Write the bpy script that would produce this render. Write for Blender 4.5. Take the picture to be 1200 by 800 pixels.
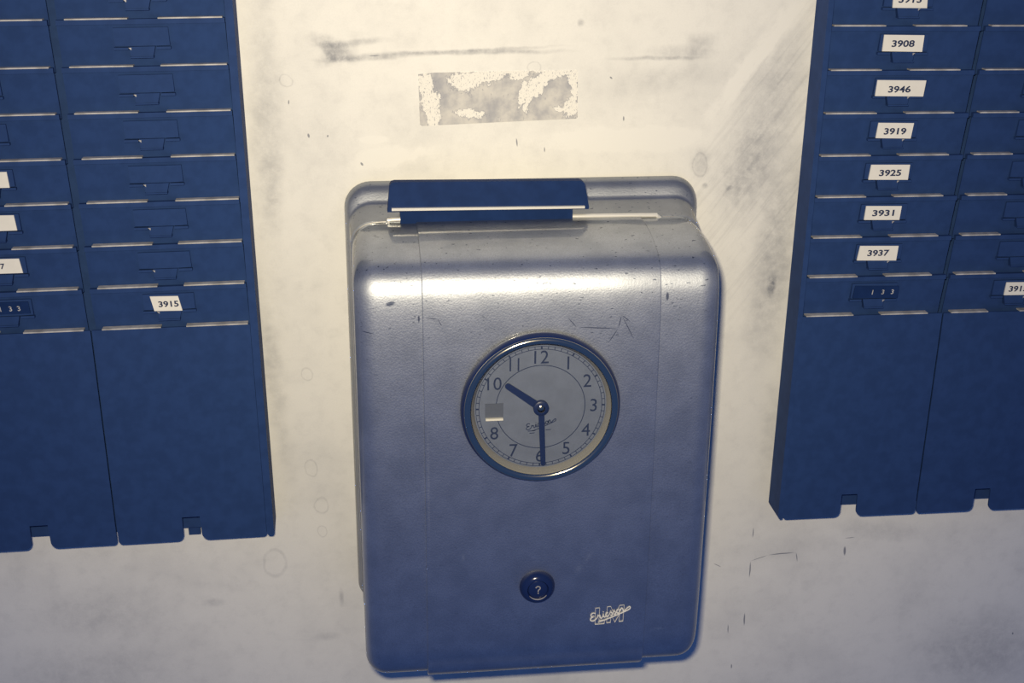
import bpy, bmesh, math, random
from mathutils import Vector, Matrix
random.seed(7)
scene = bpy.context.scene
for o in list(bpy.data.objects):
    bpy.data.objects.remove(o, do_unlink=True)
COL = scene.collection
MM = 0.001
Z0 = 1.25                       # height of the design origin above the floor (m)

# ------------------------------------------------------------------ camera
cam_d = bpy.data.cameras.new('camera'); cam = bpy.data.objects.new('camera', cam_d); COL.objects.link(cam)
cam_d.sensor_width = 36.0; cam_d.lens = 45.0; cam_d.clip_start = 0.01
RX = Vector((0.99332473, -0.1152202, 0.00550339))
RY = Vector((0.0358124, 0.35339166, 0.93478971))
RF = Vector((0.10965151, 0.92835265, -0.35515899))
CP = Vector((-0.080, -0.8003, 0.300 + Z0))
m = Matrix.Identity(4)
for i in range(3):
    m[i][0] = RX[i]; m[i][1] = RY[i]; m[i][2] = -RF[i]; m[i][3] = CP[i]
cam.matrix_world = m
scene.camera = cam

# ------------------------------------------------------------------ world: dim blue room
w = bpy.data.worlds.new('world'); scene.world = w; w.use_nodes = True
bg = w.node_tree.nodes['Background']
bg.inputs[0].default_value = (0.140, 0.310, 0.92, 1); bg.inputs[1].default_value = 0.195

# ------------------------------------------------------------------ the camera's flash
fl = bpy.data.lights.new('flash', 'AREA'); fl.shape = 'RECTANGLE'; fl.size = 0.034; fl.size_y = 0.022
fl.energy = 2.42; fl.color = (1.0, 0.86, 0.60); fl.spread = math.radians(106)
flo = bpy.data.objects.new('flash', fl); COL.objects.link(flo)
fm = m.copy()
fp = CP + RX * (-0.024) + RY * 0.036
aim = (Vector((0.02, 0.0, Z0 + 0.11)) - fp).normalized()      # the head points a little high
fm = aim.to_track_quat('-Z', 'Y').to_matrix().to_4x4()
for i in range(3): fm[i][3] = fp[i]
flo.matrix_world = fm

scene.cycles.caustics_reflective = False; scene.cycles.caustics_refractive = False
vs = scene.view_settings
vs.view_transform = 'Standard'; vs.look = 'None'; vs.gamma = 1.0; vs.exposure = 0.0; vs.use_curve_mapping = False

# ================================================================== materials
class NT:
    def __init__(s, name):
        s.mat = bpy.data.materials.new(name); s.mat.use_nodes = True
        s.t = s.mat.node_tree; s.b = s.t.nodes['Principled BSDF']; s.out = s.t.nodes['Material Output']
    def n(s, typ, **kw):
        nd = s.t.nodes.new(typ)
        for k, v in kw.items(): setattr(nd, k, v)
        return nd
    def put(s, sock, v):
        if isinstance(v, bpy.types.NodeSocket): s.t.links.new(v, sock)
        elif v is not None: sock.default_value = v
    def math(s, op, a, b=None, c=None, clamp=False):
        nd = s.n('ShaderNodeMath', operation=op, use_clamp=clamp)
        s.put(nd.inputs[0], a)
        if b is not None: s.put(nd.inputs[1], b)
        if c is not None: s.put(nd.inputs[2], c)
        return nd.outputs[0]
    def vmath(s, op, a, b=None, scale=None):
        nd = s.n('ShaderNodeVectorMath', operation=op)
        s.put(nd.inputs[0], a)
        if b is not None: s.put(nd.inputs[1], b)
        if scale is not None: s.put(nd.inputs['Scale'], scale)
        return nd.outputs['Value'] if op == 'LENGTH' else nd.outputs['Vector']
    def coord(s): return s.n('ShaderNodeTexCoord').outputs['Object']
    def mapping(s, vec, loc=(0,0,0), rot=(0,0,0), scale=(1,1,1), typ='POINT'):
        nd = s.n('ShaderNodeMapping', vector_type=typ)
        s.put(nd.inputs['Vector'], vec); nd.inputs['Location'].default_value = loc
        nd.inputs['Rotation'].default_value = rot; nd.inputs['Scale'].default_value = scale
        return nd.outputs[0]
    def noise(s, vec, scale, detail=4, rough=0.55, dist=0.0, color=False):
        nd = s.n('ShaderNodeTexNoise')
        s.put(nd.inputs['Vector'], vec); nd.inputs['Scale'].default_value = scale
        nd.inputs['Detail'].default_value = detail; nd.inputs['Roughness'].default_value = rough
        nd.inputs['Distortion'].default_value = dist
        return nd.outputs['Color' if color else 'Fac']
    def voronoi(s, vec, scale, feature='F1'):
        nd = s.n('ShaderNodeTexVoronoi', feature=feature)
        s.put(nd.inputs['Vector'], vec); nd.inputs['Scale'].default_value = scale
        return nd.outputs['Distance']
    def ramp(s, v, a, b, lo=0.0, hi=1.0, smooth=True):
        nd = s.n('ShaderNodeMapRange', interpolation_type='SMOOTHSTEP' if smooth else 'LINEAR')
        s.put(nd.inputs['Value'], v)
        nd.inputs['From Min'].default_value = a; nd.inputs['From Max'].default_value = b
        nd.inputs['To Min'].default_value = lo; nd.inputs['To Max'].default_value = hi
        return nd.outputs['Result']
    def mix(s, f, a, b):
        nd = s.n('ShaderNodeMix', data_type='RGBA')
        s.put(nd.inputs['Factor'], f)
        s.put(nd.inputs['A' if False else 6], a); s.put(nd.inputs[7], b)
        return nd.outputs[2]
    def bump(s, h, strength, dist=0.001):
        nd = s.n('ShaderNodeBump'); s.put(nd.inputs['Height'], h)
        nd.inputs['Strength'].default_value = strength; nd.inputs['Distance'].default_value = dist
        s.t.links.new(nd.outputs[0], s.b.inputs['Normal'])
    def set(s, **kw):
        for k, v in kw.items(): s.put(s.b.inputs[k.replace('_', ' ')], v)
    def ell(s, P, cx, cz, rx, rz, ang, inner=0.3, outer=1.0):
        """soft ellipse mask on a wall-parallel face, P in mm"""
        q = s.mapping(P, (cx, 0, cz), (0, -math.radians(ang), 0), (rx, 1e6, rz), 'TEXTURE')
        return s.ramp(s.vmath('LENGTH', q), outer, inner)
    def line(s, P, x0, z0, x1, z1, wd):
        L = math.hypot(x1 - x0, z1 - z0)
        return s.ell(P, (x0 + x1) / 2, (z0 + z1) / 2, L / 2 * 1.1 + wd, wd * 1.5, math.degrees(math.atan2(z1 - z0, x1 - x0)), 0.45, 1.0)
    def vmax(s, lst):
        a = lst[0]
        for b in lst[1:]: a = s.math('MAXIMUM', a, b)
        return a

C4 = lambda r, g, b: (r, g, b, 1.0)

def simple(name, col, rough, metal=0.0, bump=None, var=0.0, spec=0.5):
    t = NT(name); P = t.coord()
    c = C4(*col)
    if var:
        f = t.noise(P, 120, 4)
        c = t.mix(t.ramp(f, 0.3, 0.7), C4(*[x * (1 - var) for x in col]), C4(*[min(1, x * (1 + var)) for x in col]))
    t.set(Base_Color=c, Roughness=rough, Metallic=metal, Specular_IOR_Level=spec)
    if bump:
        t.bump(t.noise(P, bump[0], 3), bump[1], bump[2])
    return t.mat

# ---- wall
WALL_STAINS_FALLOFF = [(-96,189,18,8.0,-20,.55),(-84,192.5,26,2.6,4,.40),(-70,184,40,2.6,3,.50),(-100,183,10,5,30,.3),(-7.8,186.0,62,2.0,0,.55),(10,188,40,1.2,2,.3),(121.7,184.1,24.8,5.3,-3,.30),(104,181,34,1.6,0,.4),(133,190,12,8,0,.3),
 (182,150,22,66,-14,.32),(168,115,26,34,-20,.22),(137,113,7,10,0,.35),(168,92,26,26,-15,.22),(192,45,18,90,-4,.42),  # tall strip beside the right rack: sideways flash falloff painted as grey
 (112,168,44,10,10,.18),(-140,150,12,95,-3,.28),(-138,100,9,30,-3,.22),(-146,-20,8,90,5,.25),(-274,-200,58,24,0,.22),(-291,-249,77,29,0,.2),  # tall strips beside the left rack: flash falloff painted into the wall colour
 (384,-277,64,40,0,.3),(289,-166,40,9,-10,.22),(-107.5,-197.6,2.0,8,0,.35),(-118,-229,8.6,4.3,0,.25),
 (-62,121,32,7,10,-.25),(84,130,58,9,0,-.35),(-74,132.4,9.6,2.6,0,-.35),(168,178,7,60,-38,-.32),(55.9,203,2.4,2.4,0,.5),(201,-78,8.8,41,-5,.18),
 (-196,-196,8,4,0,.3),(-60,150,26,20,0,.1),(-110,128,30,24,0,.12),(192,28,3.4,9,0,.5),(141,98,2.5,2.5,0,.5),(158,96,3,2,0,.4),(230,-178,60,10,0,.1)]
WALL_MARKS = [(193.2,-186.3,193.0,-200.8,.41),(193.2,-186.3,205.9,-182.1,.22),(205.9,-182.1,226.6,-181.2,.40),(227.3,-181.2,228.6,-189.3,.27),(193.1,-158.5,193.1,-167.0,.32),(264.3,-178.5,265.0,-185.7,.81),(263.6,-171.2,271.4,-171.0,.22),(191.9,-231.0,192.1,-242.2,.5),(179.4,-239.8,179.9,-248.2,.32),(184.5,-275.9,184.7,-279.8,.41),(408.6,-263.7,408.9,-265.2,.54),(16.5,131.8,17.1,126.3,.36),(34.6,126.0,34.7,122.7,.32),(85.5,144.8,85.6,142.1,.43),(-114.1,136.9,-113.7,134.8,.6),(164.8,-186.7,170.8,-190.0,.22),(-125.0,158.3,-125.2,155.7,.36),(-102.1,136.1,-102.1,135.1,.41),(75.8,169.7,76.9,168.7,.45),(-75,184.5,-68,184.7,.25),(-82,118,-81,116.5,.6)]
WALL_RINGS = [(-152.6,-166.8,8.3,12.0),(-123.5,-93.6,4.6,6.5),(-117.9,-122.8,5.3,6.6),(-118.2,-143.0,3.5,4.4),(27.4,176.7,4.3,3.7),(-122.8,-24.0,3.9,5.0),(-126,170,4,4),(137,112,5,8)]

def wall_material():
    t = NT('painted_wall')
    P = t.vmath('SCALE', t.coord(), scale=1000.0)
    nz = t.noise(P, 0.06, 4, color=True)
    D = t.vmath('ADD', P, t.vmath('SCALE', t.vmath('SUBTRACT', nz, (0.5, 0.5, 0.5)), scale=14.0))
    big = t.ramp(t.noise(P, 0.016, 6, 0.62), 0.42, 0.70)
    fine = t.ramp(t.noise(P, 0.09, 6, 0.65), 0.45, 0.75)
    speck = t.noise(P, 1.1, 3, 0.6)
    st = t.mapping(P, (0, 0, 0), (0, -math.radians(54), 0), (60, 1e6, 3.2), 'TEXTURE')
    streak = t.ramp(t.noise(st, 1.0, 5, 0.6), 0.46, 0.66)
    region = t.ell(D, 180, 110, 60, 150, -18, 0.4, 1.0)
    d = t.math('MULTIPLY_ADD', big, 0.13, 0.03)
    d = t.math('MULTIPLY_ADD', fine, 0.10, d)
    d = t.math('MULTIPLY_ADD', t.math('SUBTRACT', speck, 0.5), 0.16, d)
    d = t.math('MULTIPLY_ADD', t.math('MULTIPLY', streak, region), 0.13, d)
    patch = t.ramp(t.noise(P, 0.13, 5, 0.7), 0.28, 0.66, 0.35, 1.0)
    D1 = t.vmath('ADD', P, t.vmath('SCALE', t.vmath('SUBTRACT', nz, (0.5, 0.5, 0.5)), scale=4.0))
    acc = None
    for b in WALL_STAINS_FALLOFF:
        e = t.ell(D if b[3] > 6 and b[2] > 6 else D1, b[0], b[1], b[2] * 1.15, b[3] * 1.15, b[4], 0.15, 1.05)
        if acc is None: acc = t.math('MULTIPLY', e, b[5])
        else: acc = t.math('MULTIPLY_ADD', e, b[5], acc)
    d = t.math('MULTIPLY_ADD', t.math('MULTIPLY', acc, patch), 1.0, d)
    rn = []
    D2 = t.vmath('ADD', P, t.vmath('SCALE', t.vmath('SUBTRACT', nz, (0.5, 0.5, 0.5)), scale=5.0))
    for x, z, rx, rz in WALL_RINGS:
        q = t.mapping(D2, (x, 0, z), (0, 0, 0), (rx, 1e6, rz), 'TEXTURE')
        rn.append(t.ramp(t.math('ABSOLUTE', t.math('SUBTRACT', t.vmath('LENGTH', q), 0.9)), 0.17, 0.03))
    d = t.math('MULTIPLY_ADD', t.math('MULTIPLY', t.vmax(rn), patch), 0.20, d)
    d = t.math('MAXIMUM', d, 0.0, clamp=True)
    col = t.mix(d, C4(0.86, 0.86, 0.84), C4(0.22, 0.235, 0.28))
    mk = t.vmax([t.line(t.vmath('ADD', P, t.vmath('SCALE', t.vmath('SUBTRACT', nz, (0.5, 0.5, 0.5)), scale=1.5)), *k) for k in WALL_MARKS])
    col = t.mix(t.math('MULTIPLY', mk, 0.7), col, C4(0.05, 0.07, 0.14))
    t.set(Base_Color=col, Roughness=t.ramp(d, 0.0, 0.6, 0.48, 0.62), Specular_IOR_Level=0.5)
    t.bump(t.math('ADD', t.noise(P, 0.35, 4), t.math('MULTIPLY', speck, 0.3)), 0.10, 0.0006)
    return t.mat
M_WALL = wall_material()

# ---- hammered silver enamel of the clock (object space, metres; X along the front, Z up)
def silver_material(name, scratches=True, k=1.0):
    t = NT(name)
    P = t.vmath('SCALE', t.coord(), scale=1000.0)
    pit = t.ramp(t.voronoi(P, 0.8), 0.0, 0.75)
    nz = t.noise(P, 0.9, 3, 0.6)
    nz2 = t.noise(P, 0.05, 5, 0.6)
    h = t.math('ADD', t.math('MULTIPLY', pit, 0.7), t.math('MULTIPLY', nz, 0.9))
    base = t.mix(t.ramp(nz2, 0.3, 0.7), C4(0.50 * k, 0.54 * k, 0.61 * k), C4(0.62 * k, 0.66 * k, 0.73 * k))
    base = t.mix(t.math('MULTIPLY', t.ramp(t.noise(P, 1.6, 3, 0.6), 0.40, 0.62), 0.30), base, C4(0.30, 0.31, 0.34))
    chips = t.ramp(t.noise(t.mapping(P, scale=(0.4, 0.7, 1.0)), 0.75, 2, 0.5), 0.675, 0.72)
    sep = t.n('ShaderNodeSeparateXYZ'); t.put(sep.inputs[0], P)
    base = t.mix(t.math('MULTIPLY', chips, t.ramp(sep.outputs[2], 0.0, 80.0, 0.18, 0.8)), base, C4(0.06, 0.08, 0.14))
    if scratches:
        S = [(35.7,46,40.7,40.3,.2),(40.7,40.3,65.7,38.7,.28),(65.7,38.7,59.6,29.5,.22),(65.7,38.7,67.5,47.1,.25),(67.5,47.1,73.1,42.5,.22),(67.5,47.1,75.7,31.1,.2),
             (-47.9,48.6,-41.1,47.9,.2),(-41.1,47.9,-38.6,43.2,.2),(-70.5,56.8,-66,58,1.1),(94.9,59.5,94.9,55,.8),(-85.5,40.5,-77.9,39.8,.22),(-52,50,-52,46,.5)]
        mk = t.vmax([t.line(P, *k) for k in S])
        base = t.mix(t.math('MULTIPLY', mk, 0.8), base, C4(0.05, 0.07, 0.14))
        sm = t.vmax([t.ell(P, 52, -114, 3, 7, -30, 0.0, 1.0), t.ell(P, 46, -122, 4, 5, -30, 0.0, 1.0), t.ell(P, -27, -110, 1.6, 4, 0, 0, 1), t.ell(P, 100, -171, 8, 2, 5, 0, 1), t.ell(P, -48, -60, 1.2, 60, 0, 0, 1)])
        base = t.mix(t.math('MULTIPLY', t.math('MULTIPLY', sm, t.ramp(nz, 0.35, 0.6)), 0.5), base, C4(0.9, 0.88, 0.82))
    t.set(Base_Color=base, Metallic=1.0, Roughness=0.545, Specular_IOR_Level=0.3, Specular_Tint=C4(0.0, 0.0, 0.0), Coat_Weight=0.8, Coat_Roughness=0.09, Coat_IOR=1.6, Anisotropic=0.45)
    tg = t.n('ShaderNodeCombineXYZ'); tg.inputs[0].default_value = 1.0     # horizontal tangent, stretches the highlight sideways
    t.put(t.b.inputs['Tangent'], tg.outputs[0])
    t.bump(h, 0.08, 0.0005)
    return t.mat
M_SILVER = silver_material('hammered_silver_enamel')
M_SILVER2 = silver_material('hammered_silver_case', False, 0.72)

M_NAVY = simple('dark_navy_rack_paint', (0.026, 0.059, 0.178), 0.6, var=0.08, bump=(1500, 0.08, 0.0002), spec=0.07)
M_LIP = simple('bare_metal_lip', (0.50, 0.49, 0.48), 0.55, var=0.25, bump=(900, 0.3, 0.0003))
M_BRIGHT = simple('bright_metal', (0.55, 0.54, 0.52), 0.4, metal=0.3)
M_BEAD = simple('pale_seam_edge', (0.50, 0.49, 0.47), 0.45, metal=0.4)
M_PAPER = simple('tag_paper', (0.88, 0.86, 0.80), 0.75, var=0.03)
M_INK = simple('printed_ink', (0.020, 0.035, 0.095), 0.6)
M_WHITEINK = simple('white_digits', (0.50, 0.50, 0.49), 0.6, var=0.25)
M_BLACK = simple('black_guide_enamel', (0.012, 0.032, 0.115), 0.55, var=0.1, spec=0.04)
M_EDGE = simple('polished_edge', (0.85, 0.84, 0.80), 0.32, metal=0.35)
M_CHROME = simple('chrome', (0.66, 0.61, 0.48), 0.15, metal=1.0, bump=(1800, 0.05, 0.0002))
M_DIAL = simple('dial_silver', (0.185, 0.22, 0.315), 0.55, metal=0.1, var=0.06)
M_DIALRIM = simple('dial_rim_cream', (0.30, 0.30, 0.30), 0.5)
M_HAND = simple('dark_hand', (0.015, 0.030, 0.110), 0.4)
M_LOCK = simple('black_lock', (0.010, 0.022, 0.095), 0.18)
M_LOGO = simple('logo_white', (0.90, 0.88, 0.82), 0.6)
M_DARKIN = simple('dark_interior', (0.010, 0.024, 0.10), 0.8)

def glass_material():
    t = NT('dial_glass')
    tr = t.n('ShaderNodeBsdfTransparent'); tr.inputs[0].default_value = (0.97, 0.97, 0.97, 1)
    gl = t.n('ShaderNodeBsdfGlossy'); gl.inputs['Roughness'].default_value = 0.02
    fr = t.n('ShaderNodeFresnel'); fr.inputs[0].default_value = 1.45
    mx = t.n('ShaderNodeMixShader')
    t.t.links.new(fr.outputs[0], mx.inputs[0]); t.t.links.new(tr.outputs[0], mx.inputs[1]); t.t.links.new(gl.outputs[0], mx.inputs[2])
    t.t.links.new(mx.outputs[0], t.out.inputs[0])
    return t.mat
M_GLASS = glass_material()

def sticker_material():
    t = NT('torn_sticker')
    P = t.vmath('SCALE', t.coord(), scale=1000.0)      # mm, origin at sticker centre
    nz = t.noise(P, 0.22, 4, color=True)
    D = t.vmath('ADD', P, t.vmath('SCALE', t.vmath('SUBTRACT', nz, (0.5, 0.5, 0.5)), scale=7.0))
    R = [(-46,9,7,9,0),(-43,-2,8,10,-12),(-41,-12,5.5,11,0),(-22,10,12,8,-6),(-8,13,18,6,10),(12,15,10,5,0),(15,2,3,12,-14),(19,1,3.2,14,-10),(25,7,6,11,-28),(34,14,16,4.5,14),(47,12,5,7,0),(48,2,3,12,0),(46,-8,7,7,-25),(39,-8,7,2.2,-18),(-18,-10,13,3.4,-4),(2,17,46,2.2,0)]
    reg = t.vmax([t.ell(D, *r, 0.35, 1.15) for r in R])
    fl = t.noise(t.mapping(P, scale=(1.0, 1.0, 0.6)), 0.55, 6, 0.75)
    val = t.math('ADD', reg, t.math('MULTIPLY', t.math('SUBTRACT', fl, 0.5), 2.6))
    flake = t.ramp(val, 0.50, 0.58)
    edge = t.ramp(t.math('ABSOLUTE', t.math('SUBTRACT', val, 0.44)), 0.16, 0.0)
    crack = t.math('MULTIPLY', t.ramp(t.noise(t.mapping(P, scale=(1.3, 1.0, 0.7)), 0.9, 4, 0.7), 0.57, 0.63), reg)
    g = t.ramp(t.noise(P, 0.07, 5, 0.6), 0.35, 0.70)
    bare = t.mix(g, C4(0.66, 0.65, 0.63), C4(0.40, 0.41, 0.45))
    c = t.mix(flake, bare, C4(0.87, 0.86, 0.82))
    c = t.mix(t.math('MULTIPLY', edge, 0.6), c, C4(0.24, 0.26, 0.33))
    c = t.mix(t.math('MULTIPLY', crack, 0.75), c, C4(0.26, 0.28, 0.36))
    t.set(Base_Color=c, Roughness=0.7, Specular_IOR_Level=0.3)
    t.bump(flake, 0.3, 0.0004)
    return t.mat
M_STICK = sticker_material()

# ================================================================== geometry helpers (mm in, m out)
# local frame of every thing: x right along the wall, z up, d = distance out from the wall (y = -d)
def V(x, d, z): return (x * MM, -d * MM, z * MM)

def obj(name, verts, faces, mat, parent=None, smooth=False, angle=None):
    me = bpy.data.meshes.new(name); me.from_pydata(verts, [], faces); me.update()
    bm = bmesh.new(); bm.from_mesh(me); bmesh.ops.recalc_face_normals(bm, faces=bm.faces); bm.to_mesh(me); bm.free()
    me.materials.append(mat)
    if smooth:
        for p in me.polygons: p.use_smooth = True
        if angle: me.set_sharp_from_angle(angle=math.radians(angle))
    o = bpy.data.objects.new(name, me); COL.objects.link(o)
    if parent: o.parent = parent
    return o

def share(src, name, parent, loc=(0, 0, 0)):
    o = bpy.data.objects.new(name, src.data); COL.objects.link(o); o.parent = parent; o.location = loc
    return o

def empty(name, loc, roty=0.0):
    o = bpy.data.objects.new(name, None); COL.objects.link(o)
    o.empty_display_size = 0.02; o.location = loc; o.rotation_euler = (0, roty, 0)
    return o

def tag(o, label, cat, group=None, kind=None):
    o['label'] = label; o['category'] = cat
    if group: o['group'] = group
    if kind: o['kind'] = kind

class MB:
    def __init__(s): s.v = []; s.f = []
    def add(s, v, f):
        b = len(s.v); s.v += v; s.f += [tuple(i + b for i in q) for q in f]
    def box(s, x0, x1, d0, d1, z0, z1):
        s.add([V(x, d, z) for x in (x0, x1) for d in (d0, d1) for z in (z0, z1)],
              [(0,1,3,2),(4,6,7,5),(0,4,5,1),(2,3,7,6),(0,2,6,4),(1,5,7,3)])
    def prism(s, pts, dfun0, dfun1):
        """pts: (x,z) outline; front depth dfun1(x,z), back depth dfun0(x,z)"""
        n = len(pts)
        s.add([V(x, dfun0(x, z), z) for x, z in pts] + [V(x, dfun1(x, z), z) for x, z in pts],
              [tuple(range(n))[::-1], tuple(range(n, 2 * n))] + [(i, (i + 1) % n, n + (i + 1) % n, n + i) for i in range(n)])
    def loft(s, rings, cap0=True, cap1=True, closed=True):
        n = len(rings[0]); v = [p for r in rings for p in r]; f = []
        for k in range(len(rings) - 1):
            for i in range(n if closed else n - 1):
                j = (i + 1) % n
                f.append((k * n + i, k * n + j, (k + 1) * n + j, (k + 1) * n + i))
        if cap0: f.append(tuple(range(n))[::-1])
        if cap1: f.append(tuple((len(rings) - 1) * n + i for i in range(n)))
        s.add(v, f)
    def lathe(s, prof, cx, cz, n=64, cap0=True, cap1=True):
        s.loft([[V(cx + r * math.cos(2 * math.pi * i / n), d, cz + r * math.sin(2 * math.pi * i / n)) for i in range(n)] for r, d in prof], cap0, cap1)
    def stroke(s, pts, wd, d0, d1, ends=True):
        """flat raised pen stroke through (x,z) points"""
        pts = [Vector(p) for p in pts]; L = []; R = []
        n = len(pts)
        for i, p in enumerate(pts):
            a = pts[max(0, i - 1)]; b = pts[min(n - 1, i + 1)]
            t = (b - a); t = t.normalized() if t.length > 1e-9 else Vector((1, 0))
            wi = wd(i / (n - 1)) if callable(wd) else wd
            q = Vector((-t.y, t.x)) * wi / 2; L.append(p + q); R.append(p - q)
        rings = [[V(l.x, d0, l.y), V(l.x, d1, l.y), V(r.x, d1, r.y), V(r.x, d0, r.y)] for l, r in zip(L, R)]
        s.loft(rings)
    def build(s, name, mat, parent=None, smooth=False, angle=None): return obj(name, s.v, s.f, mat, parent, smooth, angle)

def catmull(pts, k=6, closed=False):
    out = []; n = len(pts)
    rng = n if closed else n - 1
    for i in range(rng):
        g = (lambda j: pts[j % n]) if closed else (lambda j: pts[min(max(j, 0), n - 1)])
        p0, p1, p2, p3 = g(i - 1), g(i), g(i + 1), g(i + 2)
        for s_ in range(k):
            u = s_ / k
            out.append(tuple(0.5 * ((2 * b) + (c - a) * u + (2 * a - 5 * b + 4 * c - d) * u * u + (-a + 3 * b - 3 * c + d) * u ** 3) for a, b, c, d in zip(p0, p1, p2, p3)))
    if not closed: out.append(tuple(pts[-1]))
    return out

def rrect(x0, x1, z0, z1, r, k=7):
    """rounded rectangle outline, r = (tl, tr, br, bl) or number"""
    if not isinstance(r, tuple): r = (r,) * 4
    out = []
    for (cx, cz, rr, a0) in ((x1 - r[1], z1 - r[1], r[1], 0), (x0 + r[0], z1 - r[0], r[0], 90), (x0 + r[3], z0 + r[3], r[3], 180), (x1 - r[2], z0 + r[2], r[2], 270)):
        for i in range(k + 1):
            a = math.radians(a0 + 90 * i / k); out.append((cx + rr * math.cos(a), cz + rr * math.sin(a)))
    return out

def text_mesh(s, h, wd=None, bold=0.0, ext=0.08, shear=0.0):
    """digits/letters as a mesh centred on 0, h mm tall -> (verts, faces) with verts (x, z, layer) in mm"""
    cu = bpy.data.curves.new('lettering', 'FONT'); cu.body = s; cu.offset = bold; cu.extrude = 0.02; cu.resolution_u = 3
    ob = bpy.data.objects.new('lettering', cu); COL.objects.link(ob)
    dg = bpy.context.evaluated_depsgraph_get(); dg.update()
    me = ob.evaluated_get(dg).to_mesh()
    vs_ = [(v.co.x, v.co.y, v.co.z) for v in me.vertices]; fs = [tuple(p.vertices) for p in me.polygons]
    ob.evaluated_get(dg).to_mesh_clear(); bpy.data.objects.remove(ob, do_unlink=True); bpy.data.curves.remove(cu)
    x0 = min(v[0] for v in vs_); x1 = max(v[0] for v in vs_); y0 = min(v[1] for v in vs_); y1 = max(v[1] for v in vs_)
    ky = h / (y1 - y0); kx = ky if wd is None else wd / (x1 - x0)
    res = []
    for x, y, z in vs_:
        yy = (y - (y0 + y1) / 2) * ky
        res.append(((x - (x0 + x1) / 2) * kx + shear * yy, yy, ext if z > 0 else 0.0))
    return res, fs

# ================================================================== the wall
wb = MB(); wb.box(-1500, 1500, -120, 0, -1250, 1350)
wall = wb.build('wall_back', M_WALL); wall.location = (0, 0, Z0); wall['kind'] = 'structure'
wall['label'] = 'stained cream painted wall behind the clock and racks'

# torn sticker
sx, sz = 5.3, 158.0
sb = MB()
out = []
for (x, z) in [(-44.9,173.0),(-35,173.8),(10,174.3),(54.3,174.2),(55.0,173.4),(55.6,144.6),(54.6,143.7),(10,142.4),(-43.2,140.7),(-44.5,141.6)]:
    out.append((x - sx, z - sz))
sb.prism(out, lambda x, z: 0.0, lambda x, z: 0.18)
st = sb.build('sticker_remnant', M_STICK); st.location = (sx * MM, 0, Z0 + sz * MM)
tag(st, 'torn grey rectangular sticker remnant on the wall above the clock', 'sticker')

# ================================================================== time clock
XC = 20.0
clock = empty('time_clock', (0, 0, Z0), 0.004)
tag(clock, 'hammered silver wall time clock with round dial, lock and black card guide', 'time clock')

# back case: lofted rounded rectangles, flared rim against the wall
b = MB(); rings = []
for d, hw, top, bot, r in [(0,111.5,104.5,-190,15),(2,113.2,106.2,-192,16),(5,114.0,107.0,-193,17),(8,113.6,106.0,-192.6,16.5),(10.5,113.0,103.8,-192,16),(12.5,112.3,100.6,-191.4,15.5),(14,111.6,97.2,-191,15),(15,111.2,95.2,-190.6,14.5),(17,110.8,94.0,-190,14),(33.5,110.6,88.6,-190,14)]:
    rings.append([V(x, d, z) for x, z in rrect(XC - hw, XC + hw, bot, top, (r, r, 10, 10), 9)])
b.loft(rings)
b.build('back_case', M_SILVER2, clock, True, 40)

# cover: vertical profile swept across, with rounded side edges
PROF = [(33,87.6),(48,87.2),(64,85.4),(78,82.2),(87.5,78.3),(93.5,73.2),(97.2,66.5),(99.2,58),(100.4,42),(101.4,10),(102.0,-30),(102.3,-90),(102.2,-140),(101.6,-170),(100.3,-184),(97,-194),(90,-200.5),(78,-203),(33,-203)]
PC = catmull(PROF, 5)
def normals(P):
    N = []
    for i in range(len(P)):
        a = P[max(0, i - 1)]; c = P[min(len(P) - 1, i + 1)]
        t = Vector((c[0] - a[0], c[1] - a[1])).normalized(); N.append(Vector((-t.y, t.x)))
    # outward = up at the first point
    if N[0].y < 0: N = [-n for n in N]
    return N
PN = normals(PC)
def cover(x0, x1, r, k, off, base_cols=6, back=33.0):
    cols = []
    for i in range(k + 1):
        a = math.pi / 2 * i / k
        cols.append((x0 + r - r * math.cos(a), r * (1 - math.sin(a))))
    for i in range(1, base_cols): cols.append((x0 + r + (x1 - x0 - 2 * r) * i / base_cols, 0.0))
    for i in range(k + 1):
        a = math.pi / 2 * (1 - i / k)
        cols.append((x1 - r + r * math.cos(a), r * (1 - math.sin(a))))
    mb = MB(); rings = []
    for x, ins in cols:
        ring = []
        for (d, z), n in zip(PC, PN):
            o_ = (off(d, z) if callable(off) else off) - ins
            ring.append(V(x, max(d + n.x * o_, back), z + n.y * o_))
        rings.append(ring)
    mb.loft(rings, True, True, closed=True)
    return mb
cover(XC - 109.6, XC + 109.6, 14, 9, 0.0).build('cover', M_SILVER, clock, True, 50)
def poff(d, z):
    return 0.9 + (1.9 * min(1, max(0, (-186 - z) / 8)))
cover(-50.0, 91.2, 0.7, 3, poff, back=33.2).build('front_panel', M_SILVER, clock, True, 35)

# bright ridge along the top seam
b = MB()
path = catmull([(-67.5,86.6),(-66.2,88.6),(-63.5,89.6),(-20,89.8),(40,89.4),(96,88.9),(101,88.5),(104.5,86.6)], 5)
rings = []
for i, (x, z) in enumerate(path):
    rings.append([V(x, 34 + 1.6 * math.cos(a), z + 1.45 * math.sin(a)) for a in [2 * math.pi * q / 12 for q in range(12)]])
b.loft(rings); b.build('cover_ridge', M_EDGE, clock, True, 60)
# thin bright seam beads either side of the ridge
for pts in ([(-89.4,70),(-89.2,76),(-87.3,81.5),(-83,85.6),(-77,87.6),(-68.5,88.3)], [(105.5,87.4),(116,87.0),(122.5,84.6),(127,80),(129.2,74),(129.6,68)]):
    b = MB(); rings = []
    for x, z in catmull(pts, 5):
        rings.append([V(x, 33.4 + 0.6 * math.cos(a), z + 0.55 * math.sin(a)) for a in [2 * math.pi * q / 8 for q in range(8)]])
    b.loft(rings); b.build('seam_bead', M_BEAD, clock, True, 60)

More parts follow.
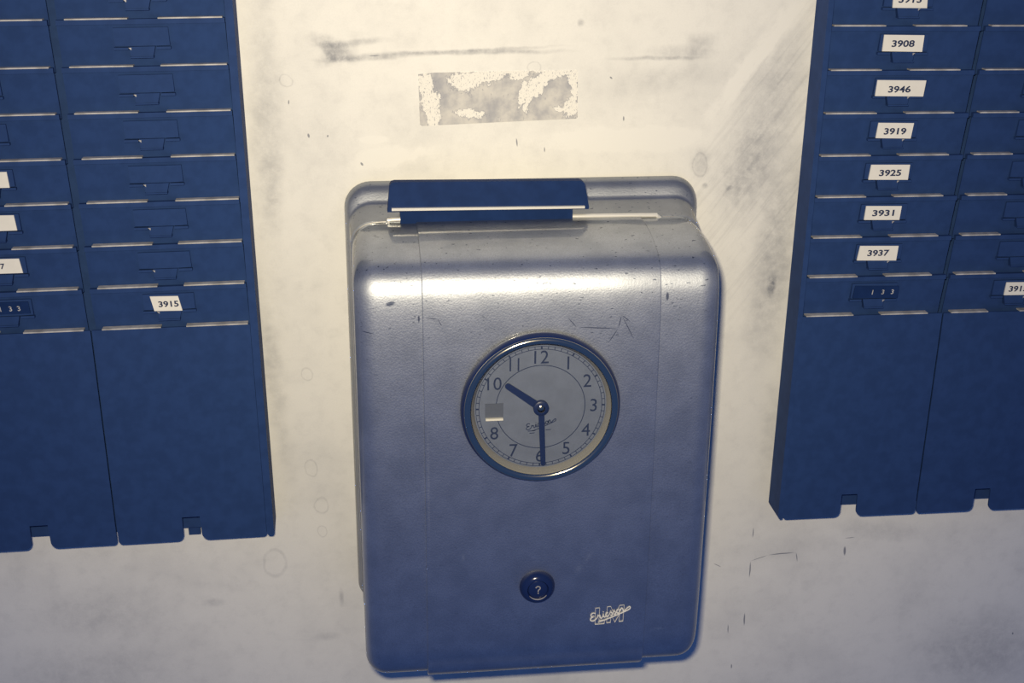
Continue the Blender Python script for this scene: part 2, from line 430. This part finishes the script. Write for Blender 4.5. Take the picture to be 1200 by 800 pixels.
# card guide on top: neck, flared plate, bright lip
b = MB(); b.prism([(-59.6,84),(47.4,84),(47.4,96),(-59.6,96)], lambda x, z: 25, lambda x, z: 36.6)
neck = b.build('card_guide_neck', M_BLACK, clock)
b = MB()
out = [(-67.4,95.2),(57.3,94.6),(57.6,96),(54.6,110.4),(53.4,111.6),(51.8,112.0),(-62.6,113.2),(-64.6,112.7),(-65.6,111.2)]
b.prism(out, lambda x, z: 30.0 - (z - 95) * 0.10, lambda x, z: 37.2 - (z - 95) * 0.16)
plate = b.build('card_guide_plate', M_BLACK, clock)
b = MB(); b.prism([(-64.8,96.4),(54.6,95.5),(54.6,97.0),(-64.8,98.0)], lambda x, z: 37.2 - (z - 95) * 0.16 - 0.5, lambda x, z: 39.0)
share_l = b.build('card_guide_lip', M_EDGE, plate)
b = MB(); b.box(2, 8, 36.3, 36.9, 87.2, 88.2); b.build('rivet_plate', M_BRIGHT, neck)

# ---- dial
DX, DZ, DD = 19.8, -9.0, 103.9
b = MB(); b.lathe([(43, 101.6), (43, DD), (0.01, DD)], DX, DZ, 72); dial = b.build('dial', M_DIAL, clock, True, 30)
def ring(name, r0, r1, d0, d1, mat, parent, n=96):
    b = MB(); rr = []
    for r, d in ((r0, d0), (r0, d1), (r1, d1), (r1, d0), (r0, d0)):
        rr.append([V(DX + r * math.cos(2 * math.pi * i / n), d, DZ + r * math.sin(2 * math.pi * i / n)) for i in range(n)])
    b.loft(rr, False, False); return b.build(name, mat, parent, True, 30)
ring('inner_ring', 26.7, 27.15, DD - 0.2, DD + 0.08, M_INK, dial)
ring('track_ring', 37.0, 37.35, DD - 0.2, DD + 0.08, M_INK, dial)
ring('track_ring', 38.9, 39.2, DD - 0.2, DD + 0.08, M_INK, dial)
b = MB()
for i in range(60):
    a = math.radians(i * 6); wd = 0.42 if i % 5 else 1.0
    b.stroke([(DX + r * math.sin(a), DZ + r * math.cos(a)) for r in (37.1, 39.1)], wd, DD - 0.2, DD + 0.09)
b.build('minute_ticks', M_INK, dial)
for hnum in range(1, 13):
    if hnum == 9: continue          # a tab covers the nine
    a = math.radians(hnum * 30); s_ = str(hnum)
    vs_, fs = text_mesh(s_, 8.2, None, 0.0)
    kx = 0.8 if hnum == 11 else 0.95
    cx, cz = DX + 32.2 * math.sin(a), DZ + 32.2 * math.cos(a)
    obj('numeral', [V(cx + x * kx, DD - 0.1 + (0.2 if l else 0), cz + z) for x, z, l in vs_], fs, M_INK, dial)
b = MB(); b.box(-13.6, -2.8, DD - 0.2, DD + 0.5, -14.6, -5.6)
tab = b.build('number_tab', simple('tab_grey', (0.115, 0.135, 0.19), 0.5), dial); tab['label'] = 'small grey tab in place of the nine'
b = MB(); b.box(-13.4, -3.0, DD - 0.2, DD + 2.2, -15.9, -14.7); b.build('tab_edge', simple('tab_bright', (0.95, 0.94, 0.9), 0.5), dial)

def script_strokes(scale, ang, ox, oz, wd, d0, d1, mb):
    letters = [
        [(1.5,1.62),(1.05,1.92),(.45,1.68),(.5,1.2),(1.05,1.02),(.35,.88),(0,.42),(.4,0),(1.0,.08),(1.6,.5)],
        [(1.6,.5),(1.9,1.05),(2.0,.8),(2.32,.85),(2.22,.3),(2.45,.03),(2.8,.35)],
        [(2.8,.35),(3.12,1.0),(3.02,.3),(3.2,.03),(3.5,.3)],
        [(4.15,.8),(3.9,1.02),(3.56,.6),(3.62,.1),(3.95,.03),(4.4,.45)],
        [(4.4,.4),(4.88,1.15),(4.86,.75),(5.05,.3),(4.84,.0),(4.5,.1)],
        [(5.15,.4),(5.63,1.15),(5.61,.75),(5.8,.3),(5.59,.0),(5.25,.1)],
        [(6.4,1.0),(6.05,.65),(6.12,.1),(6.42,.03),(6.72,.5),(6.4,1.0)],
        [(6.85,.95),(6.88,.05),(6.98,.55),(7.3,1.0),(7.48,.7),(7.46,.12),(7.75,.1),(8.3,.5)],
        [(8.3,.5),(9.0,.75),(9.15,.45),(8.4,.0),(4.2,-.55),(1.5,-.72)],
        [(3.2,1.38),(3.3,1.5)]]
    ca, sa = math.cos(ang), math.sin(ang)
    for L in letters:
        pts = [(x - 4.5, y - 0.5) for x, y in catmull(L, 4)]
        pts = [(ox + scale * (x * ca - y * sa), oz + scale * (x * sa + y * ca)) for x, y in pts]
        mb.stroke(pts, wd, d0, d1)
b = MB(); script_strokes(2.05, 0.30, DX + 0.3, DZ - 11.3, 0.50, DD - 0.1, DD + 0.1, b)
b.stroke([(DX - 7.5, DZ - 15.6), (DX - 3.0, DZ - 15.3)], 0.45, DD - 0.1, DD + 0.1); b.stroke([(DX - 6.5, DZ - 17.0), (DX - 3.4, DZ - 16.8)], 0.45, DD - 0.1, DD + 0.1)
b.stroke([(DX + 3.4, DZ - 15.2), (DX + 6.5, DZ - 15.0)], 0.4, DD - 0.1, DD + 0.1)
b.build('dial_script', M_INK, dial)

# rim, bezel, glass
b = MB(); b.lathe([(39.9, DD - 0.3), (40.0, DD + 0.5), (41.4, DD + 2.4), (42.4, DD + 4.6), (45, DD + 4.6), (45, DD - 0.5), (39.9, DD - 0.3)], DX, DZ, 96, False, False)
b.build('dial_rim', M_DIALRIM, clock, True, 40)
b = MB(); b.lathe([(46.0, 106.0), (46.7, 108.0), (46.3, 109.0), (45.6, 109.6), (44.7, 109.9), (43.5, 109.7), (42.5, 109.1), (42.1, 108.0), (43.5, 105), (46.0, 106.0)], DX, DZ - 0.3, 96, False, False)
bez = b.build('bezel', M_CHROME, clock, True, 60)
b = MB(); b.lathe([(47.4, 101.5), (48.3, 103.0), (48.2, 105.0), (47.5, 107.2), (46.5, 108.5), (45.5, 108.0), (46, 103), (47.4, 101.5)], DX, DZ - 0.3, 96, False, False)
b.build('bezel_side', M_LOCK, bez, True, 60)
b = MB(); b.lathe([(42.8, 107.8), (42.8, 108.5), (30, 109.0), (15, 109.3), (0.01, 109.4)], DX, DZ - 0.3, 72, True, True)
b.build('dial_glass', M_GLASS, clock, True, 30)

# hands
def hand(name, ang, length, w0, w1, d, tail=0, rnd=True):
    u = Vector((math.sin(ang), math.cos(ang))); q = Vector((u.y, -u.x)); pts = []
    c = Vector((DX, DZ))
    pts.append(c - u * tail - q * w0 / 2); pts.append(c - u * tail + q * w0 / 2)
    e = c + u * (length - w1 / 2)
    for i in range(7):
        a = math.pi * i / 6; pts.append(e + q * math.cos(a) * w1 / 2 + u * math.sin(a) * w1 / 2)
    b = MB(); b.prism([(p.x, p.y) for p in pts], lambda x, z: d - 0.35, lambda x, z: d + 0.35)
    return b.build(name, M_HAND, clock)
hand('hour_hand', math.radians(-53.5), 26.6, 4.8, 3.7, DD + 1.3)
hand('minute_hand', math.radians(177.2), 38.0, 3.6, 2.9, DD + 2.2)
b = MB(); b.lathe([(4.7, DD), (4.7, DD + 2.6), (4.2, DD + 3.0), (2.4, DD + 3.0)], DX, DZ, 32); hub = b.build('hand_hub', M_HAND, clock, True, 40)
b = MB(); b.lathe([(2.3, DD + 2.8), (2.3, DD + 3.4), (1.5, DD + 3.9), (0.01, DD + 4.0)], DX, DZ, 24); b.build('hub_screw', M_CHROME, hub, True, 40)

# ---- lock
LX, LZ = 19.8, -133.2
b = MB(); b.lathe([(11.2, 101.5), (11.3, 103.6), (10.9, 105.2), (9.6, 107.2), (7.9, 108.4), (6.9, 108.5), (6.5, 107.8), (6.2, 106.9)], LX, LZ, 48); lock = b.build('lock', M_LOCK, clock, True, 50)
b = MB(); b.lathe([(6.2, 106.5), (6.1, 107.4), (5.4, 107.8), (0.01, 107.9)], LX, LZ, 40); b.build('lock_plug', M_LOCK, lock, True, 30)
b = MB()
pts = catmull([(-1.5,1.6),(-.4,2.7),(1.1,2.2),(1.2,.9),(.2,-.1),(.1,-1.3)], 4)
b.stroke([(LX + x, LZ + z) for x, z in pts], 0.7, 107.6, 108.15); b.stroke([(LX + .1, LZ - 2.0), (LX + .1, LZ - 2.7)], 0.7, 107.6, 108.15)
b.build('keyhole', M_BEAD, lock)
b = MB(); a_ = [math.radians(q) for q in range(215, 326, 10)]
b.stroke([(LX + 6.6 * math.cos(a), LZ + 6.6 * math.sin(a)) for a in a_], lambda t: 0.15 + 0.5 * math.sin(math.pi * t), 107.9, 108.5)
b.build('bright_crescent', M_BEAD, lock)  # pale tapering crescent along the bottom of the lock ring

# ---- maker's mark on the panel
GX, GZ, GD = 67.6, -157.2, 103.25
b = MB(); script_strokes(2.95, 0.29, GX, GZ + 0.6, lambda t: 0.46 + 0.2 * math.sin(math.pi * t), GD - 0.6, GD + 0.08, b)
mark = b.build('script_mark', M_LOGO, clock)
b = MB()
k = 0.0775
def cp(x, y): return (GX + (x - 845) * k, GZ - (y - 465) * k * 1.09)
Lp = [(722,402),(757,402),(754,512),(802,512),(800,545),(722,547),(722,402)]
Mp = [(820,397),(850,395),(889,478),(925,390),(963,388),(958,532),(925,534),(928,462),(890,538),(856,468),(852,538),(820,540),(820,397)]
for poly in (Lp, Mp):
    for a, c in zip(poly[:-1], poly[1:]):
        b.stroke([cp(*a), cp(*c)], 0.20, GD - 0.6, GD + 0.03)
b.build('outlined_letters', M_LOGO, clock)

# ================================================================== card racks
PITCH = 27.156; H = 153.3; VB = -7 * PITCH - H
def holder_mesh(flip):
    mb = MB(); s = -1 if flip else 1
    # T-shaped holder: wide upper plate with shoulders, narrow lower tab (local, centred on u = 0, v from the lip)
    up = [(-15.8,-5.6),(15.6,-5.6),(15.8,-16.0),(8.2,-16.2),(-7.6,-16.2),(-15.6,-16.0)]
    mb.prism([(s * x, z) for x, z in (up if s > 0 else up[::-1])], lambda x, z: 17.4, lambda x, z: 21.7 + (z + 5) * 0.06)
    for p in ([(-16.4,-16.9),(-8.0,-16.9),(-8.0,-18.4),(-16.4,-18.4)], [(8.0,-16.7),(16.2,-16.7),(16.2,-18.2),(8.0,-18.2)]):
        mb.prism([(s * x, z) for x, z in p], lambda x, z: 17.2, lambda x, z: 21.3)
    lo = [(-7.4,-16.4),(7.4,-16.4),(5.6,-22.8),(-7.0,-22.8)]
    mb.prism([(s * x, z) for x, z in lo], lambda x, z: 17.0, lambda x, z: 21.9 + (z + 16) * 0.05)
    mb.prism([(s * x, z) for x, z in ((-7.4,-22.2),(6.0,-22.2),(6.0,-23.0),(-7.4,-23.0))], lambda x, z: 18.0, lambda x, z: 22.4)
    return mb
def glint_mesh(flip):  # added bright sliver, stands in for a glint on the holder's tab corner
    mb = MB(); s = -1 if flip else 1
    mb.prism([(s * x, z) for x, z in ((-7.8,-17.0),(-6.2,-17.0),(-6.3,-18.4),(-7.0,-17.7))], lambda x, z: 20.5, lambda x, z: 22.3)
    return mb

def build_rack(side, loc, rot, label, cols, lips, gapc, u_left, u_right, flange, holder_flip, steps, aprons):
    rk = empty('card_rack', loc, rot); tag(rk, label, 'card rack', 'time card racks')
    rows = list(range(-2, 8))
    top = 2 * PITCH + 12
    # back panel with small stepped feet behind the finger notches
    mb = MB(); mb.box(u_left + 1, u_right - 1, 0.0, 8.0, VB + 2.0, top)
    mb.build('back_panel', M_NAVY, rk)
    for (c0, c1), (s0, s1, sv) in zip(cols, steps):
        q = MB(); q.box(s0, s1, 0.5, 3.5, VB + sv, VB + 3.0); q.build('foot_tab', M_NAVY, rk)
    for f0, f1 in flange:
        mb = MB(); mb.prism([(f0, VB + 2.2), (f0 + 1.0, VB + 0.4), (f1 - 1.0, VB + 0.4), (f1, VB + 2.2), (f1, top), (f0, top)], lambda x, z: 0.0, lambda x, z: 22.4)
        mb.build('side_flange', M_NAVY, rk)
    mb = MB(); mb.box(u_left, u_right, 0, 22.4, top - 0.2, top + 3); mb.build('top_rail', M_NAVY, rk)
    pl_mesh = {}; hm = {}; cm = {}
    for ci, (c0, c1) in enumerate(cols):
        for j in rows:
            if j < 7:
                key = ci
                if key not in pl_mesh:
                    mb = MB()
                    mb.prism([(c0, -3.4), (c1, -3.4), (c1, -PITCH - 4), (c0, -PITCH - 4)], lambda x, z: 19.6 + (z + 3) * 0.15, lambda x, z: 20.6 + (z + 3) * 0.15)
                    mb.box(c0, c1, 18.8, 22.0, -3.6, -0.7)
                    p = mb.build('pocket', M_NAVY, rk); pl_mesh[key] = p
                else:
                    p = share(pl_mesh[key], 'pocket', rk)
                p.location = (0, 0, -j * PITCH * MM)
            else:
                g = gapc[ci]
                c0, c1 = aprons[ci]
                out = [(c0, -0.7), (c1, -0.7)]
                lo = VB + 7 * PITCH
                r = 2.6
                for i in range(6):
                    a = math.radians(0 - 90 * i / 5); out.append((c1 - r + r * math.cos(a), lo + r + r * math.sin(a)))
                n0, n1 = g - 6.2, g + 6.0
                for i in range(5):
                    a = math.radians(270 - 90 * i / 4 * 0.9); out.append((n1 + 4.5 + 4.5 * math.cos(a), lo + 4.5 + 4.5 * math.sin(a)))
                out += [(n1 - 0.4, lo + 17.5), (n0 + 0.2, lo + 17.5)]
                for i in range(5):
                    a = math.radians(-8 - 82 * i / 4); out.append((n0 - 4.5 + 4.5 * math.cos(a), lo + 4.5 + 4.5 * math.sin(a)))
                for i in range(6):
                    a = math.radians(270 - 90 * i / 5); out.append((c0 + r + r * math.cos(a), lo + r + r * math.sin(a)))
                mb = MB(); mb.prism(out, lambda x, z: 20.6, lambda x, z: 22.0)
                p = mb.build('front_apron', M_NAVY, rk); p.location = (0, 0, -j * PITCH * MM)
            # bright ledges either side of the finger gap
            for (l0, l1) in lips[ci]:
                e0, e1 = l0 + random.uniform(-0.6, 0.6), l1 + random.uniform(-0.6, 0.6)
                q = MB(); q.box(e0, e1, 17.2, 22.15, -0.75, 0.0); q.build('ledge', M_LIP, p)
            if j < 7:
                if ci not in hm:
                    hm[ci] = holder_mesh(holder_flip).build('tag_holder', M_NAVY, p); h_ = hm[ci]
                    cm[ci] = glint_mesh(holder_flip).build('tab_glint', M_BRIGHT, p); c_ = cm[ci]
                else:
                    h_ = share(hm[ci], 'tag_holder', p); c_ = share(cm[ci], 'tab_glint', p)
                h_.location = (gapc[ci] * MM - (0.0), 0, 0); c_.location = (gapc[ci] * MM, 0, 0)
    return rk

LR = (-0.24753, 0, Z0 + 0.21048); LROT = -0.00858
RR = (0.21072, 0, Z0 + 0.20307); RROT = 0.00858
rackL = build_rack('l', LR, LROT, 'dark navy card rack left of the clock, mostly bare tag holders',
    [(-106.0, -10.8), (-6.0, 89.6)], [[(-100.5, -64.0), (-49.0, -12.8)], [(-1.3, 34.6), (51.0, 88.8)]], [-57.5, 41.2],
    -110, 95, [(-110, -106.6), (90.2, 95.0)], False, [(-65, -52.5, 0.5), (35.5, 43.5, -6.0)], [(-106, -8.7), (-7.7, 90.0)])
rackR = build_rack('r', RR, RROT, 'dark navy card rack right of the clock with a column of white number tags',
    [(-1.3, 95.4), (98.4, 195.2)], [[(0.6, 33.4), (52.6, 85.6)], [(102.6, 129.5), (151.5, 185)]], [46.5, 146.0],
    -5.0, 199, [(-5.0, -1.6), (195.6, 199)], True, [(40, 52, 1.0), (139, 151, 1.5)], [(-1.5, 96.4), (97.4, 195.4)])

# ---- number tags: (rack, text, corner outline tl tr br bl in rack u,v mm, label)
def rack_pt(side):
    loc, rot = ((LR, LROT), (RR, RROT))[side]
    return loc, rot
def number_tag(side, text, c, label, black=False, th=4.2, tw=None, dx=0.0, dz=0.0, sh=0.0, group='number tags in the racks'):
    loc, rot = rack_pt(side)
    cx = sum(p[0] for p in c) / 4; cz = sum(p[1] for p in c) / 4
    M_ = Matrix.Translation(loc) @ Matrix.Rotation(rot, 4, 'Y')
    o = empty('number_tag', M_ @ Vector((cx * MM, -0.0222, cz * MM)), rot)
    tag(o, label, 'number tag', group)
    # a hair of irregularity in the cut
    pts = [(x - cx, z - cz) for x, z in c]
    b = MB(); b.prism(pts, lambda x, z: -1.0, lambda x, z: 0.0)
    b.build('slip', M_BLACK if black else M_PAPER, o)
    if text:
        if black:
            for s_, x_ in zip(text, (-2.6, 4.6, 11.2) if side else (-4.0, 2.0, 7.0)):
                vs_, fs = text_mesh(s_, 3.2, None, 0.012, shear=-0.12 * (1 if side == 0 else -1))
                obj('printed_digit', [V(x + x_ + dx, -0.1 + (0.2 if l else 0), z + dz) for x, z, l in vs_], fs, M_WHITEINK, o)
        else:
            vs_, fs = text_mesh(text, th, tw, 0.028, shear=sh)
            obj('printed_number', [V(x + dx, -0.1 + (0.15 if l else 0), z + dz) for x, z, l in vs_], fs, M_INK, o)
    return o
R_TAGS = [('3913',[(35.7,20.9),(57.7,20.5),(58.3,10.3),(36.2,10.5)],'white paper tag 3913, topmost in the right rack, cut off by the top edge',0,0),
 ('3908',[(32.8,-5.8),(58.9,-6.1),(58.7,-16.3),(32.7,-15.9)],'white paper number tag 3908, just above the widest tag in the right rack',0,-.2),
 ('3946',[(31.8,-33.7),(63.9,-34.1),(63.1,-44.2),(31.4,-43.7)],'widest white paper number tag in the right rack, reading 3946',-.6,-.6),
 ('3919',[(35.7,-60.7),(59.3,-61.1),(58.3,-71.0),(35.0,-70.5)],'narrow white paper number tag 3919, just below the widest tag',.3,-.4),
 ('3925',[(34.1,-87.8),(60.2,-88.1),(59.9,-98.0),(33.3,-97.6)],'white paper number tag 3925, third white one up from the black tag',.6,-.4),
 ('3931',[(33.9,-115.1),(58.1,-115.5),(57.5,-124.8),(33.5,-124.4)],'white paper number tag 3931, second white one up from the black tag',.3,0),
 ('3937',[(32.9,-142.1),(59.3,-142.6),(58.8,-152.6),(31.8,-152.0)],'white paper number tag 3937, directly above the black tag of the right rack',0.2,0.2)]
for tx, c, lb, dx, dz in R_TAGS:
    number_tag(1, tx, c, lb, th=4.3, tw=14.8, dx=dx, dz=dz, sh=0.06)
number_tag(1, '133', [(32.8,-169.8),(63.3,-170.6),(63.0,-179.0),(31.9,-178.4)], 'black number tag with white digits 1 3 3 in the right rack', black=True)
number_tag(1, '3915', [(138.8,-169.8),(165.0,-170.1),(165.0,-179.1),(138.4,-178.9)], 'white paper number tag 3915 in the right rack, at the right picture edge', th=4.2, tw=13.4, dx=-3.9, sh=0.06)
number_tag(0, '3915', [(30.0,-169.7),(47.2,-170.1),(49.1,-179.8),(31.9,-179.4)], 'white slanted paper number tag 3915 in the left rack, alone in its column', th=4.0, tw=12.4, dx=1.4, dz=-.3, sh=-0.06)
number_tag(0, '', [(-63,-88.0),(-45.1,-88.2),(-44.6,-97.8),(-63,-97.7)], 'blank white paper tag at the left picture edge, upper of two blank ones')
number_tag(0, '', [(-63,-114.5),(-44.6,-114.8),(-43.9,-124.3),(-63,-124.3)], 'blank white paper tag at the left picture edge, lower of two blank ones')
number_tag(0, '7', [(-64,-141.9),(-45.3,-142.1),(-44.1,-151.3),(-64,-151.2)], 'white paper tag at the left picture edge showing a digit 7', th=3.6, dx=-1.2, dz=0.0)
number_tag(0, '133', [(-64.5,-169.8),(-43.6,-169.9),(-43.2,-177.6),(-64.2,-177.6)], 'black number tag with white digits 1 3 3 in the left rack', black=True, dx=-2.8, dz=-.4)
